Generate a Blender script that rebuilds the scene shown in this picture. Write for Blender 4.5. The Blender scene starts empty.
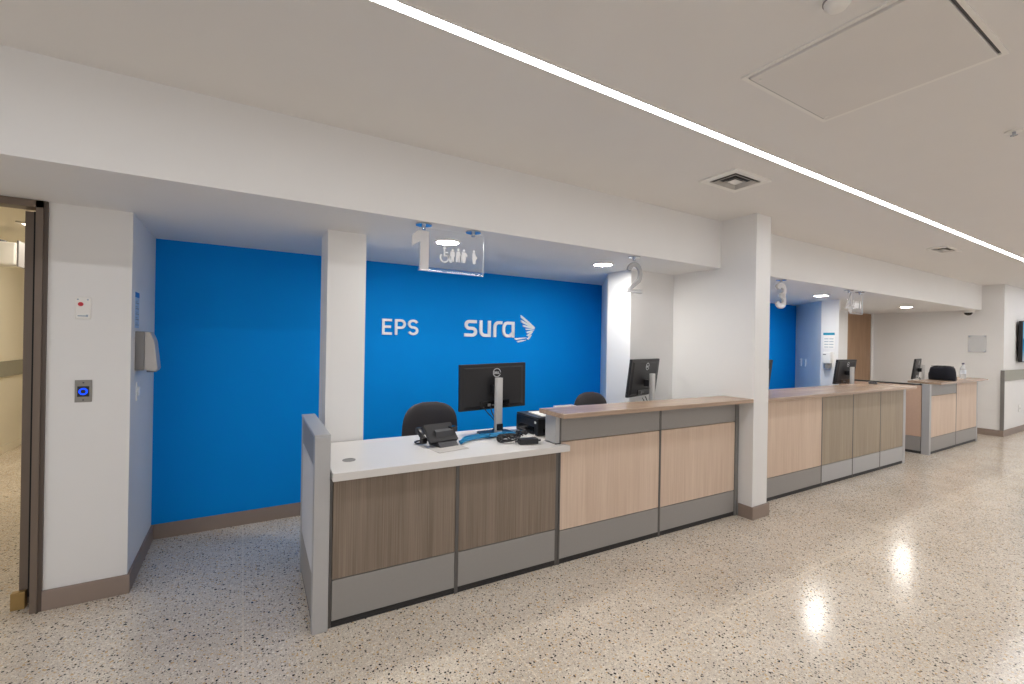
import bpy, bmesh, math, random
from mathutils import Vector, Matrix
random.seed(7)
S = bpy.context.scene
C = S.collection
R = math.radians
PI = math.pi

# ------------------------------------------------------------------ materials
def lin(c):
    return tuple(((v/255+0.055)/1.055)**2.4 if v > 10 else v/255/12.92 for v in c)+(1,)

def mat(name, col, rough=.5, metal=0, emit=None, estr=0, spec=.5, bump=0, bscale=300, vary=0):
    m = bpy.data.materials.new(name); m.use_nodes = True
    nt = m.node_tree; b = nt.nodes['Principled BSDF']
    b.inputs['Base Color'].default_value = lin(col)
    b.inputs['Roughness'].default_value = rough
    b.inputs['Metallic'].default_value = metal
    b.inputs['Specular IOR Level'].default_value = spec
    if emit:
        b.inputs['Emission Color'].default_value = lin(emit)
        b.inputs['Emission Strength'].default_value = estr
    if bump or vary:
        tc = nt.nodes.new('ShaderNodeTexCoord')
        n = nt.nodes.new('ShaderNodeTexNoise'); n.inputs['Scale'].default_value = bscale
        nt.links.new(tc.outputs['Object'], n.inputs['Vector'])
        if bump:
            bp = nt.nodes.new('ShaderNodeBump'); bp.inputs['Strength'].default_value = bump
            bp.inputs['Distance'].default_value = .002
            nt.links.new(n.outputs['Fac'], bp.inputs['Height']); nt.links.new(bp.outputs['Normal'], b.inputs['Normal'])
        if vary:
            mx = nt.nodes.new('ShaderNodeMixRGB'); c = lin(col)
            mx.inputs[1].default_value = tuple(v*(1-vary) for v in c[:3])+(1,)
            mx.inputs[2].default_value = tuple(min(1, v*(1+vary)) for v in c[:3])+(1,)
            nt.links.new(n.outputs['Fac'], mx.inputs[0]); nt.links.new(mx.outputs[0], b.inputs['Base Color'])
    return m

def wood(name, dark, light, axis='Z', rough=.45, fine=90, contrast=(.35, .65), spec=.4):
    m = bpy.data.materials.new(name); m.use_nodes = True
    nt = m.node_tree; b = nt.nodes['Principled BSDF']; L = nt.links.new
    tc = nt.nodes.new('ShaderNodeTexCoord')
    mp = nt.nodes.new('ShaderNodeMapping')
    sc = {'Z': (fine, fine, 1.6), 'X': (1.6, fine, fine)}[axis]
    mp.inputs['Scale'].default_value = sc
    L(tc.outputs['Object'], mp.inputs['Vector'])
    n = nt.nodes.new('ShaderNodeTexNoise'); n.inputs['Scale'].default_value = 1; n.inputs['Detail'].default_value = 5
    n.inputs['Roughness'].default_value = .6
    L(mp.outputs['Vector'], n.inputs['Vector'])
    mp2 = nt.nodes.new('ShaderNodeMapping')
    mp2.inputs['Scale'].default_value = tuple(v*.12 if v > 2 else v*.6 for v in sc)
    L(tc.outputs['Object'], mp2.inputs['Vector'])
    n2 = nt.nodes.new('ShaderNodeTexNoise'); n2.inputs['Scale'].default_value = 1; n2.inputs['Detail'].default_value = 3
    L(mp2.outputs['Vector'], n2.inputs['Vector'])
    ad = nt.nodes.new('ShaderNodeMath'); ad.operation = 'MULTIPLY_ADD'; ad.inputs[1].default_value = .35
    L(n2.outputs['Fac'], ad.inputs[0])
    ml = nt.nodes.new('ShaderNodeMath'); ml.operation = 'MULTIPLY'; ml.inputs[1].default_value = .65
    L(n.outputs['Fac'], ml.inputs[0]); L(ml.outputs[0], ad.inputs[2])
    r = nt.nodes.new('ShaderNodeValToRGB')
    r.color_ramp.elements[0].position = contrast[0]; r.color_ramp.elements[0].color = lin(dark)
    r.color_ramp.elements[1].position = contrast[1]; r.color_ramp.elements[1].color = lin(light)
    L(ad.outputs[0], r.inputs[0]); L(r.outputs[0], b.inputs['Base Color'])
    b.inputs['Roughness'].default_value = rough; b.inputs['Specular IOR Level'].default_value = spec
    return m

def terrazzo():
    m = bpy.data.materials.new('terrazzo'); m.use_nodes = True
    nt = m.node_tree; b = nt.nodes['Principled BSDF']; L = nt.links.new
    N = nt.nodes.new
    tc = N('ShaderNodeTexCoord'); pos = tc.outputs['Object']
    # wobble so that the chips are irregular
    wn = N('ShaderNodeTexNoise'); wn.inputs['Scale'].default_value = 60; L(pos, wn.inputs['Vector'])
    wm = N('ShaderNodeVectorMath'); wm.operation = 'SCALE'; wm.inputs['Scale'].default_value = .012
    L(wn.outputs['Color'], wm.inputs[0])
    wa = N('ShaderNodeVectorMath'); wa.operation = 'ADD'; L(pos, wa.inputs[0]); L(wm.outputs[0], wa.inputs[1])
    base = N('ShaderNodeTexNoise'); base.inputs['Scale'].default_value = 2.2; base.inputs['Detail'].default_value = 6; L(pos, base.inputs['Vector'])
    br = N('ShaderNodeValToRGB'); L(base.outputs['Fac'], br.inputs[0])
    br.color_ramp.elements[0].position = .35; br.color_ramp.elements[0].color = lin((206, 195, 180))
    br.color_ramp.elements[1].position = .65; br.color_ramp.elements[1].color = lin((221, 211, 197))
    col = br.outputs[0]
    def layer(scale, size, stops, col):
        v = N('ShaderNodeTexVoronoi'); v.inputs['Scale'].default_value = scale; L(wa.outputs[0], v.inputs['Vector'])
        sp = N('ShaderNodeSeparateColor'); L(v.outputs['Color'], sp.inputs[0])
        rr = N('ShaderNodeValToRGB'); rr.color_ramp.interpolation = 'CONSTANT'
        els = rr.color_ramp.elements
        els[0].position = 0; els[0].color = lin(stops[0][1])
        els[1].position = stops[1][0]; els[1].color = lin(stops[1][1])
        for p, c in stops[2:]:
            e = els.new(p); e.color = lin(c)
        L(sp.outputs['Red'], rr.inputs[0])
        # radius per cell
        th = N('ShaderNodeMath'); th.operation = 'MULTIPLY_ADD'; th.inputs[1].default_value = size*.8; th.inputs[2].default_value = size*.5
        L(sp.outputs['Green'], th.inputs[0])
        lt = N('ShaderNodeMath'); lt.operation = 'LESS_THAN'; L(v.outputs['Distance'], lt.inputs[0]); L(th.outputs[0], lt.inputs[1])
        mx = N('ShaderNodeMixRGB'); L(lt.outputs[0], mx.inputs[0]); L(col, mx.inputs[1]); L(rr.outputs[0], mx.inputs[2])
        return mx.outputs[0]
    col = layer(190, .40, [(0, (190, 180, 168)), (.25, (236, 229, 217)), (.55, (208, 182, 148)), (.78, (168, 154, 140)), (.95, (104, 96, 90))], col)
    col = layer(85, .34, [(0, (84, 78, 76)), (.10, (236, 228, 215)), (.42, (204, 174, 132)), (.62, (182, 172, 162)), (.90, (62, 58, 58))], col)
    col = layer(56, .27, [(0, (46, 43, 44)), (.24, (230, 220, 205)), (.5, (202, 170, 126)), (.66, (198, 186, 174)), (.93, (92, 86, 84))], col)
    # joints: long lines every 1.55 m in y and 1.095 m in x
    sx = N('ShaderNodeSeparateXYZ'); L(pos, sx.inputs[0])
    fac = None
    for ch, off, per in (('X', .022, 1.095), ('Y', 3.05, 1.55)):
        a = N('ShaderNodeMath'); a.operation = 'SUBTRACT'; a.inputs[1].default_value = off; L(sx.outputs[ch], a.inputs[0])
        p = N('ShaderNodeMath'); p.operation = 'PINGPONG'; p.inputs[1].default_value = per/2; L(a.outputs[0], p.inputs[0])
        l = N('ShaderNodeMath'); l.operation = 'LESS_THAN'; l.inputs[1].default_value = .005; L(p.outputs[0], l.inputs[0])
        if fac is None: fac = l.outputs[0]
        else:
            mxm = N('ShaderNodeMath'); mxm.operation = 'MAXIMUM'; L(fac, mxm.inputs[0]); L(l.outputs[0], mxm.inputs[1]); fac = mxm.outputs[0]
    f2 = N('ShaderNodeMath'); f2.operation = 'MULTIPLY'; f2.inputs[1].default_value = .42; L(fac, f2.inputs[0])
    mj = N('ShaderNodeMixRGB'); L(f2.outputs[0], mj.inputs[0]); L(col, mj.inputs[1]); mj.inputs[2].default_value = lin((234, 222, 203))
    L(mj.outputs[0], b.inputs['Base Color'])
    # polish: mostly glossy with a slight waviness
    rn = N('ShaderNodeTexNoise'); rn.inputs['Scale'].default_value = 3; rn.inputs['Detail'].default_value = 4; L(pos, rn.inputs['Vector'])
    rr = N('ShaderNodeMapRange'); rr.inputs['To Min'].default_value = .12; rr.inputs['To Max'].default_value = .23; L(rn.outputs['Fac'], rr.inputs['Value'])
    L(rr.outputs[0], b.inputs['Roughness'])
    b.inputs['Specular IOR Level'].default_value = .38
    return m

def acrylic(name, clear, col=(235, 240, 242), gloss=.12):
    m = bpy.data.materials.new(name); m.use_nodes = True
    nt = m.node_tree; L = nt.links.new; N = nt.nodes.new
    for n in list(nt.nodes): nt.nodes.remove(n)
    o = N('ShaderNodeOutputMaterial')
    t = N('ShaderNodeBsdfTransparent'); d = N('ShaderNodeBsdfPrincipled')
    d.inputs['Base Color'].default_value = lin(col); d.inputs['Roughness'].default_value = gloss
    m1 = N('ShaderNodeMixShader'); m1.inputs[0].default_value = 1-clear
    L(t.outputs[0], m1.inputs[1]); L(d.outputs[0], m1.inputs[2])
    g = N("ShaderNodeBsdfGlossy"); g.inputs['Roughness'].default_value = .03
    m2 = N('ShaderNodeMixShader'); m2.inputs[0].default_value = .05; L(m1.outputs[0], m2.inputs[1]); L(g.outputs[0], m2.inputs[2])
    L(m2.outputs[0], o.inputs['Surface'])
    return m

def emis(name, col, strength):
    m = bpy.data.materials.new(name); m.use_nodes = True
    nt = m.node_tree
    for n in list(nt.nodes): nt.nodes.remove(n)
    o = nt.nodes.new('ShaderNodeOutputMaterial'); e = nt.nodes.new('ShaderNodeEmission')
    e.inputs[0].default_value = lin(col); e.inputs[1].default_value = strength
    nt.links.new(e.outputs[0], o.inputs[0])
    return m

LED_STR, DOWN_STR, HALL_FILL_STR = 34, 230, 40
M = dict(
    white=mat('white_paint', (227, 226, 225), .75, vary=.015, bscale=5),
    ceil=mat('ceiling_paint', (224, 222, 220), .8, vary=.015, bscale=4),
    blue=mat('blue_paint', (0, 140, 226), .7, spec=.1, vary=.03, bscale=3),
    taupe=mat('taupe_baseboard', (142, 126, 116), .5, vary=.03, bscale=20),
    frame=mat('taupe_frame', (112, 98, 86), .4, vary=.03, bscale=10),
    cream=mat('cream_paint', (228, 222, 206), .75, vary=.015, bscale=4),
    rail=mat('sage_rail', (150, 148, 134), .5, vary=.04, bscale=30),
    guard=mat('grey_guard', (122, 120, 118), .45, vary=.03, bscale=30),
    grey=mat('grey_laminate', (146, 143, 140), .42, vary=.03, bscale=60, bump=.03),
    silver=mat('silver_post', (178, 178, 179), .38, .25, vary=.02, bscale=40),
    postdark=mat('dark_post', (98, 95, 93), .4, .3, vary=.02, bscale=40),
    blackrail=mat('dark_rail', (48, 46, 46), .5, vary=.05, bscale=60),
    bluegrey=mat('partition_fabric', (206, 208, 214), .7, bump=.15, bscale=500, vary=.03),
    oak=wood('light_oak', (198, 174, 154), (216, 195, 176), 'Z', .45, 70),
    greige=wood('greige_wood', (112, 98, 85), (142, 128, 114), 'Z', .5, 170),
    greige2=wood('greige_wood_pale', (146, 132, 114), (170, 157, 139), 'Z', .5, 110),
    ledge=wood('ledge_wood', (150, 127, 108), (182, 158, 137), 'X', .25, 60),
    doorwood=wood('door_wood', (134, 104, 78), (166, 134, 106), 'Z', .5, 60),
    top=mat('white_laminate', (212, 209, 206), .35, vary=.01, bscale=8),
    black=mat('black_plastic', (26, 25, 28), .42, vary=.1, bscale=80),
    blackgl=mat('black_gloss', (14, 14, 16), .15, vary=.1, bscale=30),
    leather=mat('black_leather', (62, 59, 61), .4, bump=.25, bscale=220, vary=.1),
    dark=mat('dark_grey', (58, 58, 62), .5, vary=.05, bscale=60),
    alu=mat('brushed_aluminium', (206, 204, 202), .35, .45, vary=.03, bscale=90),
    logo=mat('logo_silver', (200, 202, 205), .35, .3, vary=.02, bscale=90),
    steel=mat('steel_plate', (140, 136, 130), .35, .7, vary=.05, bscale=120),
    letter=mat('letter_white', (246, 247, 248), .4, vary=.01, bscale=20),
    paper=mat('paper', (238, 236, 230), .8, vary=.02, bscale=30),
    plastic=mat('white_plastic', (232, 230, 226), .35, vary=.01, bscale=30),
    greyplastic=mat('grey_plastic', (128, 126, 126), .4, vary=.03, bscale=30),
    coverplastic=mat('cover_plastic', (186, 182, 178), .4, vary=.02, bscale=30),
    red=mat('red_button', (190, 30, 48), .35, vary=.04, bscale=60),
    cable=mat('blue_cable', (0, 112, 160), .4, vary=.05, bscale=60),
    teal=mat('teal_print', (0, 140, 170), .6, vary=.03, bscale=60),
    noticeblue=mat('blue_print', (40, 130, 205), .6, vary=.03, bscale=60),
    print=mat('grey_print', (150, 165, 180), .7, vary=.05, bscale=60),
    navy=mat('navy_fabric', (24, 26, 38), .85, bump=.4, bscale=260, vary=.15),
    bottle=acrylic('clear_bottle', .55, (228, 234, 238)),
    label=mat('bottle_label', (214, 222, 234), .5, vary=.1, bscale=80),
    cap=mat('navy_cap', (28, 34, 70), .4, vary=.05, bscale=60),
    clear=acrylic('clear_acrylic', .95, (225, 232, 240)),
    frost=acrylic('frosted_acrylic', .35, (222, 220, 220), .4),
    frostclear=acrylic('grey_acrylic', .4, (172, 173, 176), .3),
    edge=mat('bright_edge', (225, 235, 242), .2, vary=.02, bscale=60),
    chrome=mat('chrome', (190, 198, 210), .15, .9, vary=.02, bscale=60),
    brass=mat('brass_guide', (168, 140, 90), .4, .6, vary=.05, bscale=60),
    led=emis('led_diffuser', (250, 252, 255), LED_STR),
    hall=emis('hall_fill_light', (253, 252, 252), HALL_FILL_STR),  # glow of the added ceiling strips behind the viewpoint
    warmroom=emis('warm_light', (255, 244, 226), 13),
    down=emis('downlight_glow', (255, 251, 244), DOWN_STR),
    bluering=emis('blue_ring_light', (20, 70, 255), 2.2),
    floor=terrazzo(),
)

# ------------------------------------------------------------------ mesh helpers
def box(bm, x0, x1, y0, y1, z0, z1, bev=0, seg=2):
    vs = [bm.verts.new((x, y, z)) for x in (x0, x1) for y in (y0, y1) for z in (z0, z1)]
    f = [(0, 1, 3, 2), (4, 6, 7, 5), (0, 4, 5, 1), (2, 3, 7, 6), (0, 2, 6, 4), (1, 5, 7, 3)]
    fs = [bm.faces.new([vs[i] for i in q]) for q in f]
    if bev:
        es = list({e for q in fs for e in q.edges})
        bmesh.ops.bevel(bm, geom=es, offset=bev, segments=seg, profile=.6, affect='EDGES')

def prism(bm, pts, h0, h1, plane='XY', bev=0):
    """closed polygon pts extruded; plane XY: (x,y) along z, XZ: (x,z) along y, YZ: (y,z) along x"""
    def P(p, h):
        return {'XY': (p[0], p[1], h), 'XZ': (p[0], h, p[1]), 'YZ': (h, p[0], p[1])}[plane]
    a = [bm.verts.new(P(p, h0)) for p in pts]; b = [bm.verts.new(P(p, h1)) for p in pts]
    n = len(pts); fs = [bm.faces.new(a), bm.faces.new(b[::-1])]
    for i in range(n):
        fs.append(bm.faces.new((a[i], b[i], b[(i+1) % n], a[(i+1) % n])))
    bmesh.ops.recalc_face_normals(bm, faces=fs)
    if bev:
        es = list({e for q in fs[:2] for e in q.edges})
        bmesh.ops.bevel(bm, geom=es, offset=bev, segments=2, profile=.6, affect='EDGES')

def cyl(bm, c, r, h, seg=24, axis='Z', r2=None):
    r2 = r if r2 is None else r2
    a, b = [], []
    for i in range(seg):
        t = 2*PI*i/seg; u, v = math.cos(t), math.sin(t)
        for L, rr, k in ((a, r, 0), (b, r2, h)):
            o = {'Z': (rr*u, rr*v, k), 'Y': (rr*u, k, rr*v), 'X': (k, rr*u, rr*v)}[axis]
            L.append(bm.verts.new((c[0]+o[0], c[1]+o[1], c[2]+o[2])))
    fs = [bm.faces.new(a[::-1]), bm.faces.new(b)]
    for i in range(seg):
        j = (i+1) % seg; fs.append(bm.faces.new((a[i], a[j], b[j], b[i])))
    bmesh.ops.recalc_face_normals(bm, faces=fs)

def ring(bm, c, r0, r1, h, seg=32, axis='Z'):
    """flat ring between r0 and r1, thickness h"""
    vs = []
    for i in range(seg):
        t = 2*PI*i/seg; u, v = math.cos(t), math.sin(t); q = []
        for rr, k in ((r0, 0), (r1, 0), (r1, h), (r0, h)):
            o = {'Z': (rr*u, rr*v, k), 'Y': (rr*u, k, rr*v), 'X': (k, rr*u, rr*v)}[axis]
            q.append(bm.verts.new((c[0]+o[0], c[1]+o[1], c[2]+o[2])))
        vs.append(q)
    fs = []
    for i in range(seg):
        j = (i+1) % seg
        for k in range(4):
            l = (k+1) % 4; fs.append(bm.faces.new((vs[i][k], vs[j][k], vs[j][l], vs[i][l])))
    bmesh.ops.recalc_face_normals(bm, faces=fs)

def lathe(bm, c, prof, seg=24):
    rows = []
    for r, z in prof:
        rows.append([bm.verts.new((c[0]+r*math.cos(2*PI*i/seg), c[1]+r*math.sin(2*PI*i/seg), c[2]+z)) for i in range(seg)])
    fs = [bm.faces.new(rows[0][::-1]), bm.faces.new(rows[-1])]
    for a, b in zip(rows, rows[1:]):
        for i in range(seg):
            j = (i+1) % seg; fs.append(bm.faces.new((a[i], a[j], b[j], b[i])))
    bmesh.ops.recalc_face_normals(bm, faces=fs)

def smooth_path(pts, n=8):
    P = [Vector(p) for p in pts]; out = []
    for i in range(len(P)-1):
        p0, p1, p2, p3 = P[max(i-1, 0)], P[i], P[i+1], P[min(i+2, len(P)-1)]
        for k in range(n):
            t = k/n
            out.append(.5*((2*p1)+(p2-p0)*t+(2*p0-5*p1+4*p2-p3)*t*t+(3*p1-p0-3*p2+p3)*t**3))
    return out+[P[-1]]

def tube(bm, pts, r, seg=8):
    rows = []; P = [Vector(p) for p in pts]; up = Vector((.13, .21, 1)).normalized()
    for i, p in enumerate(P):
        d = (P[min(i+1, len(P)-1)]-P[max(i-1, 0)]).normalized()
        a = d.cross(up)
        if a.length < 1e-4: a = d.cross(Vector((1, 0, 0)))
        a.normalize(); b = d.cross(a)
        rows.append([bm.verts.new(p+a*r*math.cos(2*PI*k/seg)+b*r*math.sin(2*PI*k/seg)) for k in range(seg)])
    fs = [bm.faces.new(rows[0][::-1]), bm.faces.new(rows[-1])]
    for a, b in zip(rows, rows[1:]):
        for i in range(seg):
            j = (i+1) % seg; fs.append(bm.faces.new((a[i], a[j], b[j], b[i])))
    bmesh.ops.recalc_face_normals(bm, faces=fs)

def stroke(bm, pts, w, y0, y1, closed=False, plane='XZ'):
    """a flat pen stroke of width w through 2D points, mitred, extruded"""
    P = [Vector(p) for p in pts]; n = len(P); Lf, Rt = [], []
    for i in range(n):
        if closed: a, b = P[(i-1) % n], P[(i+1) % n]
        else: a, b = P[max(i-1, 0)], P[min(i+1, n-1)]
        d1 = (P[i]-a); d2 = (b-P[i])
        if d1.length < 1e-9: d1 = d2
        if d2.length < 1e-9: d2 = d1
        d1.normalize(); d2.normalize()
        t = (d1+d2); t = t.normalized() if t.length > 1e-6 else d1
        nrm = Vector((-t.y, t.x)); k = 1/max(.5, abs(nrm.dot(Vector((-d1.y, d1.x)))))
        Lf.append(P[i]+nrm*w/2*k); Rt.append(P[i]-nrm*w/2*k)
    def V(p, h):
        return bm.verts.new({'XZ': (p.x, h, p.y), 'XY': (p.x, p.y, h), 'YZ': (h, p.x, p.y)}[plane])
    rows = [(V(Lf[i], y0), V(Rt[i], y0), V(Rt[i], y1), V(Lf[i], y1)) for i in range(n)]
    fs = []
    rng = range(n) if closed else range(n-1)
    for i in rng:
        a, b = rows[i], rows[(i+1) % n]
        for k in range(4):
            l = (k+1) % 4; fs.append(bm.faces.new((a[k], b[k], b[l], a[l])))
    if not closed:
        fs.append(bm.faces.new(rows[0][::-1])); fs.append(bm.faces.new(rows[-1]))
    bmesh.ops.recalc_face_normals(bm, faces=fs)

def arc(cx, cy, rx, ry, a0, a1, n=14):
    return [(cx+rx*math.cos(R(a0+(a1-a0)*i/n)), cy+ry*math.sin(R(a0+(a1-a0)*i/n))) for i in range(n+1)]

def new(): return bmesh.new()
def obj(name, bm, m, parent=None, smooth=False, loc=None, rot=None):
    me = bpy.data.meshes.new(name); bm.to_mesh(me); bm.free()
    me.materials.append(M[m] if isinstance(m, str) else m)
    if smooth:
        for p in me.polygons: p.use_smooth = True
        me.set_sharp_from_angle(angle=R(38))
    o = bpy.data.objects.new(name, me); C.objects.link(o)
    if parent: o.parent = parent
    if loc: o.location = loc
    if rot: o.rotation_euler = rot
    return o
def tag(o, label, cat, group=None):
    o['label'] = label; o['category'] = cat
    if group: o['group'] = group
    return o
def thing(name, label, cat, loc=(0, 0, 0), rz=0, group=None):
    o = bpy.data.objects.new(name, None); C.objects.link(o)
    o.empty_display_size = .1
    o.location = loc; o.rotation_euler = (0, 0, rz)
    return tag(o, label, cat, group)
def struct(name, bm, m, parent=None):
    o = obj(name, bm, m, parent)
    if not parent: o['kind'] = 'structure'
    return o
def B(*a, **k):
    bm = new(); box(bm, *a, **k); return bm
def dup(root, loc, rz, label, group=None):
    r = root.copy(); C.objects.link(r); r.location = loc; r.rotation_euler = (0, 0, rz); r['label'] = label
    if group: r['group'] = group
    for ch in list(root.children):
        c = ch.copy(); C.objects.link(c); c.parent = r
        for g in list(ch.children):
            d = g.copy(); C.objects.link(d); d.parent = c
    return r

# ------------------------------------------------------------------ the setting
ZC, ZS = 2.563, 2.143          # ceiling, soffit underside
YS = 2.51                      # soffit front
YB = 4.055                     # back wall face
struct('floor', B(-4, 13.4, -4.5, 9.5, -.06, 0), 'floor')
struct('ceiling', B(-4, 13.4, -4.5, YS, ZC, ZC+.06), 'ceil')
# dropped soffit over the counters
bm = new(); box(bm, -4, 10.95, YS, 3.28, ZS, ZC+.06); box(bm, -.58, 10.95, 3.28, 4.3, ZS, ZC+.06)
struct('ceiling_soffit', bm, 'white')
# back wall, blue up to the second bay's folded pier, white beyond with a timber door
struct('wall_back', B(-.54, 8.06, YB, YB+.12, 0, ZS), 'blue')
bm = new(); box(bm, 8.06, 9.84, YB, YB+.12, 0, ZS); box(bm, 10.85, 10.95, YB, YB+.12, 0, ZS)
struct('wall_back_right', bm, 'white')
d1 = struct('door_1', B(9.845, 10.845, YB+.01, YB+.06, .01, ZS-.01, bev=.003), 'doorwood')
bm = new(); cyl(bm, (9.93, YB-.045, 1.02), .009, .055, 12, 'Y'); box(bm, 9.92, 10.05, YB-.05, YB-.035, 1.01, 1.03, bev=.004)
obj('door_handle', bm, 'alu', d1)
# pier by the doorway (front slab, side slab, rear slab: a pocket for the sliding leaf between them)
bm = new(); box(bm, -.89, -.54, 3.28, 3.35, 0, ZS); box(bm, -.60, -.54, 3.35, YB+.12, 0, ZS); box(bm, -.89, -.60, 3.46, 3.52, 0, ZS)
struct('wall_pier_left', bm, 'white')
bm = new(); box(bm, -4, -2.2, 3.28, 3.46, 0, ZS)
struct('wall_left', bm, 'white')
# piers between the desks
struct('wall_pier_middle', B(.455, .692, 3.05, 3.32, 0, ZS), 'white')
bm = new(); prism(bm, [(3.085, 3.02), (3.085, 3.33), (3.662, YB), (3.67, YB), (3.67, 3.02)], 0, ZS)
struct('wall_pier_folded', bm, 'white')
bm = new(); prism(bm, [(7.35, 3.14), (7.35, 3.37), (8.0, YB), (8.06, YB), (7.385, 3.35), (7.385, 3.14)], 0, ZS)
struct('wall_pier_right', bm, 'white')
struct('wall_partition', B(3.672, 3.885, 2.185, YB, 0, ZC), 'white')
# right-hand wall block: plate wall looks left, screen wall looks at the hall
struct('wall_right', B(10.95, 13.4, 2.24, 4.3, 0, ZC), 'white')
# room behind the doorway
struct('wall_side_room_left', B(-2.6, -2.48, 3.46, 9.4, 0, 2.5), 'cream')
struct('wall_side_room_right', B(-.60, -.54, YB+.12, 9.4, 0, 2.5), 'cream')
struct('wall_side_room_end', B(-2.6, -.54, 9.4, 9.5, 0, 2.5), 'cream')
bm = new(); box(bm, -2.6, -.54, 3.46, 9.5, 2.5, 2.56)
struct('ceiling_side_room', bm, 'cream')
struct('wall_lintel', B(-2.2, -.89, 3.28, 3.46, 2.14, 2.56), 'white')
struct('baseboard_side_room', B(-2.48, -2.462, 3.5, 9.4, 0, .09, bev=.005), 'cream')
# baseboards
def base(side, pts, th=.014, h=.105):
    """L-shaped run of skirting given as boxes"""
    bm = new()
    for p in pts: box(bm, *p, 0, h, bev=.003)
    struct('baseboard_'+side, bm, 'taupe')
base('pier', [(-.882, -.526, 3.266, 3.28), (-.54, -.526, 3.28, YB)])
base('back', [(-.526, .455, YB-.014, YB), (.692, 3.6, YB-.014, YB)])
base('middle', [(.441, .455, 3.036, 3.32), (.455, .706, 3.036, 3.05), (.692, .706, 3.05, 3.32)])
base('partition', [(3.655, 3.672, 2.168, 2.30), (3.672, 3.902, 2.168, 2.185), (3.885, 3.902, 2.185, 2.30)])
base('right', [(10.935, 10.95, 2.225, YB), (10.95, 13.4, 2.225, 2.24)])
# wall protection on the screen wall
struct('trim_1', B(10.95, 13.4, 2.222, 2.24, .935, 1.115, bev=.004), 'rail')
struct('trim_2', B(10.925, 10.95, 2.22, 2.268, .105, 1.115, bev=.004), 'guard')
struct('trim_3', B(-2.48, -2.455, 3.5, 9.4, .925, 1.112, bev=.004), 'rail')
# door frame: jamb, head
fr = new(); box(fr, -.926, -.898, 3.262, 3.36, 0, 2.14); box(fr, -2.2, -.898, 3.262, 3.36, 2.105, 2.141)
frm = struct('trim_4', fr, 'frame')
obj('frame_stop', B(-.898, -.882, 3.268, 3.28, .0, 2.141), mat('frame_shade', (84, 72, 64), .5, vary=.03), frm)
dl = struct('door_2', B(-.998, -.62, 3.375, 3.42, .012, 2.10, bev=.002), 'frame')
obj('gap_shade', B(-.962, -.925, 3.366, 3.375, .05, 2.10), mat('gap_shade_black', (12, 11, 12), .8, vary=.1), dl)  # black strip painting the shade of the gap between leaf and jamb
obj('floor_guide', B(-1.02, -.965, 3.34, 3.374, .0, .09, bev=.003), 'brass', dl)

# ------------------------------------------------------------------ ceiling fittings
def led_strip(name, label, pts, x0, x1, m):
    y, sl = pts
    t = thing(name, label, 'light', (x0, y, ZC), math.atan(sl))
    L = x1-x0
    obj('diffuser', B(0, L, -.0195, .0195, -.005, 0), m, t)
    bm = new(); box(bm, 0, L, .0195, .0265, -.007, 0); box(bm, 0, L, -.0265, -.0195, -.007, 0)
    obj('trim_edge', bm, 'ceil', t)
    return t
led_strip('led_strip_light', 'long thin glowing light strip running the length of the ceiling', (1.484-.012, .004), -3, 13.2, 'led')
led_strip('led_strip_light', 'added second glowing ceiling strip, unseen, over the hall behind the viewpoint', (-1.6, 0), -3, 13.2, 'hall')  # this strip and the next are added out of view as fill light
led_strip('led_strip_light', 'added third glowing ceiling strip, unseen, farthest behind the viewpoint', (-3.6, 0), -3, 13.2, 'hall')

def downlight(x, y, label):
    t = thing('downlight', label, 'light', (x, y, ZS), 0, 'round downlights in the soffit')
    bm = new(); ring(bm, (0, 0, -.008), .075, .095, .008, 40)
    obj('trim_ring', bm, 'plastic', t, True)
    bm = new(); cyl(bm, (0, 0, -.004), .075, .003, 40)
    obj('lens', bm, 'down', t)
    return t
downlight(1.22, 2.94, 'round white downlight glowing behind the clear priority sign over the low desk')
downlight(2.69, 2.97, 'round white downlight in the soffit left of the hanging numeral 2')
downlight(6.63, 3.05, 'round white downlight in the soffit between numerals 3 and 4')
downlight(9.43, 3.05, 'round white downlight nearest the right wall above the farthest desk')
downlight(4.95, 3.05, 'added round white downlight, unseen behind the partition wall above the third counter')  # added lamp, out of view, to light the second bay

for x, lab in ((7.0, 'added unseen downlight in the main ceiling facing the long counter'), (9.5, 'added unseen downlight in the main ceiling facing the farthest counter'), (12.0, 'added unseen downlight in the main ceiling before the wall screen')):  # lamps added out of view to brighten the right-hand side
    t = downlight(x, -.4, lab); t.location.z = ZC; t['group'] = 'added unseen downlights in the main ceiling'

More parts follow.
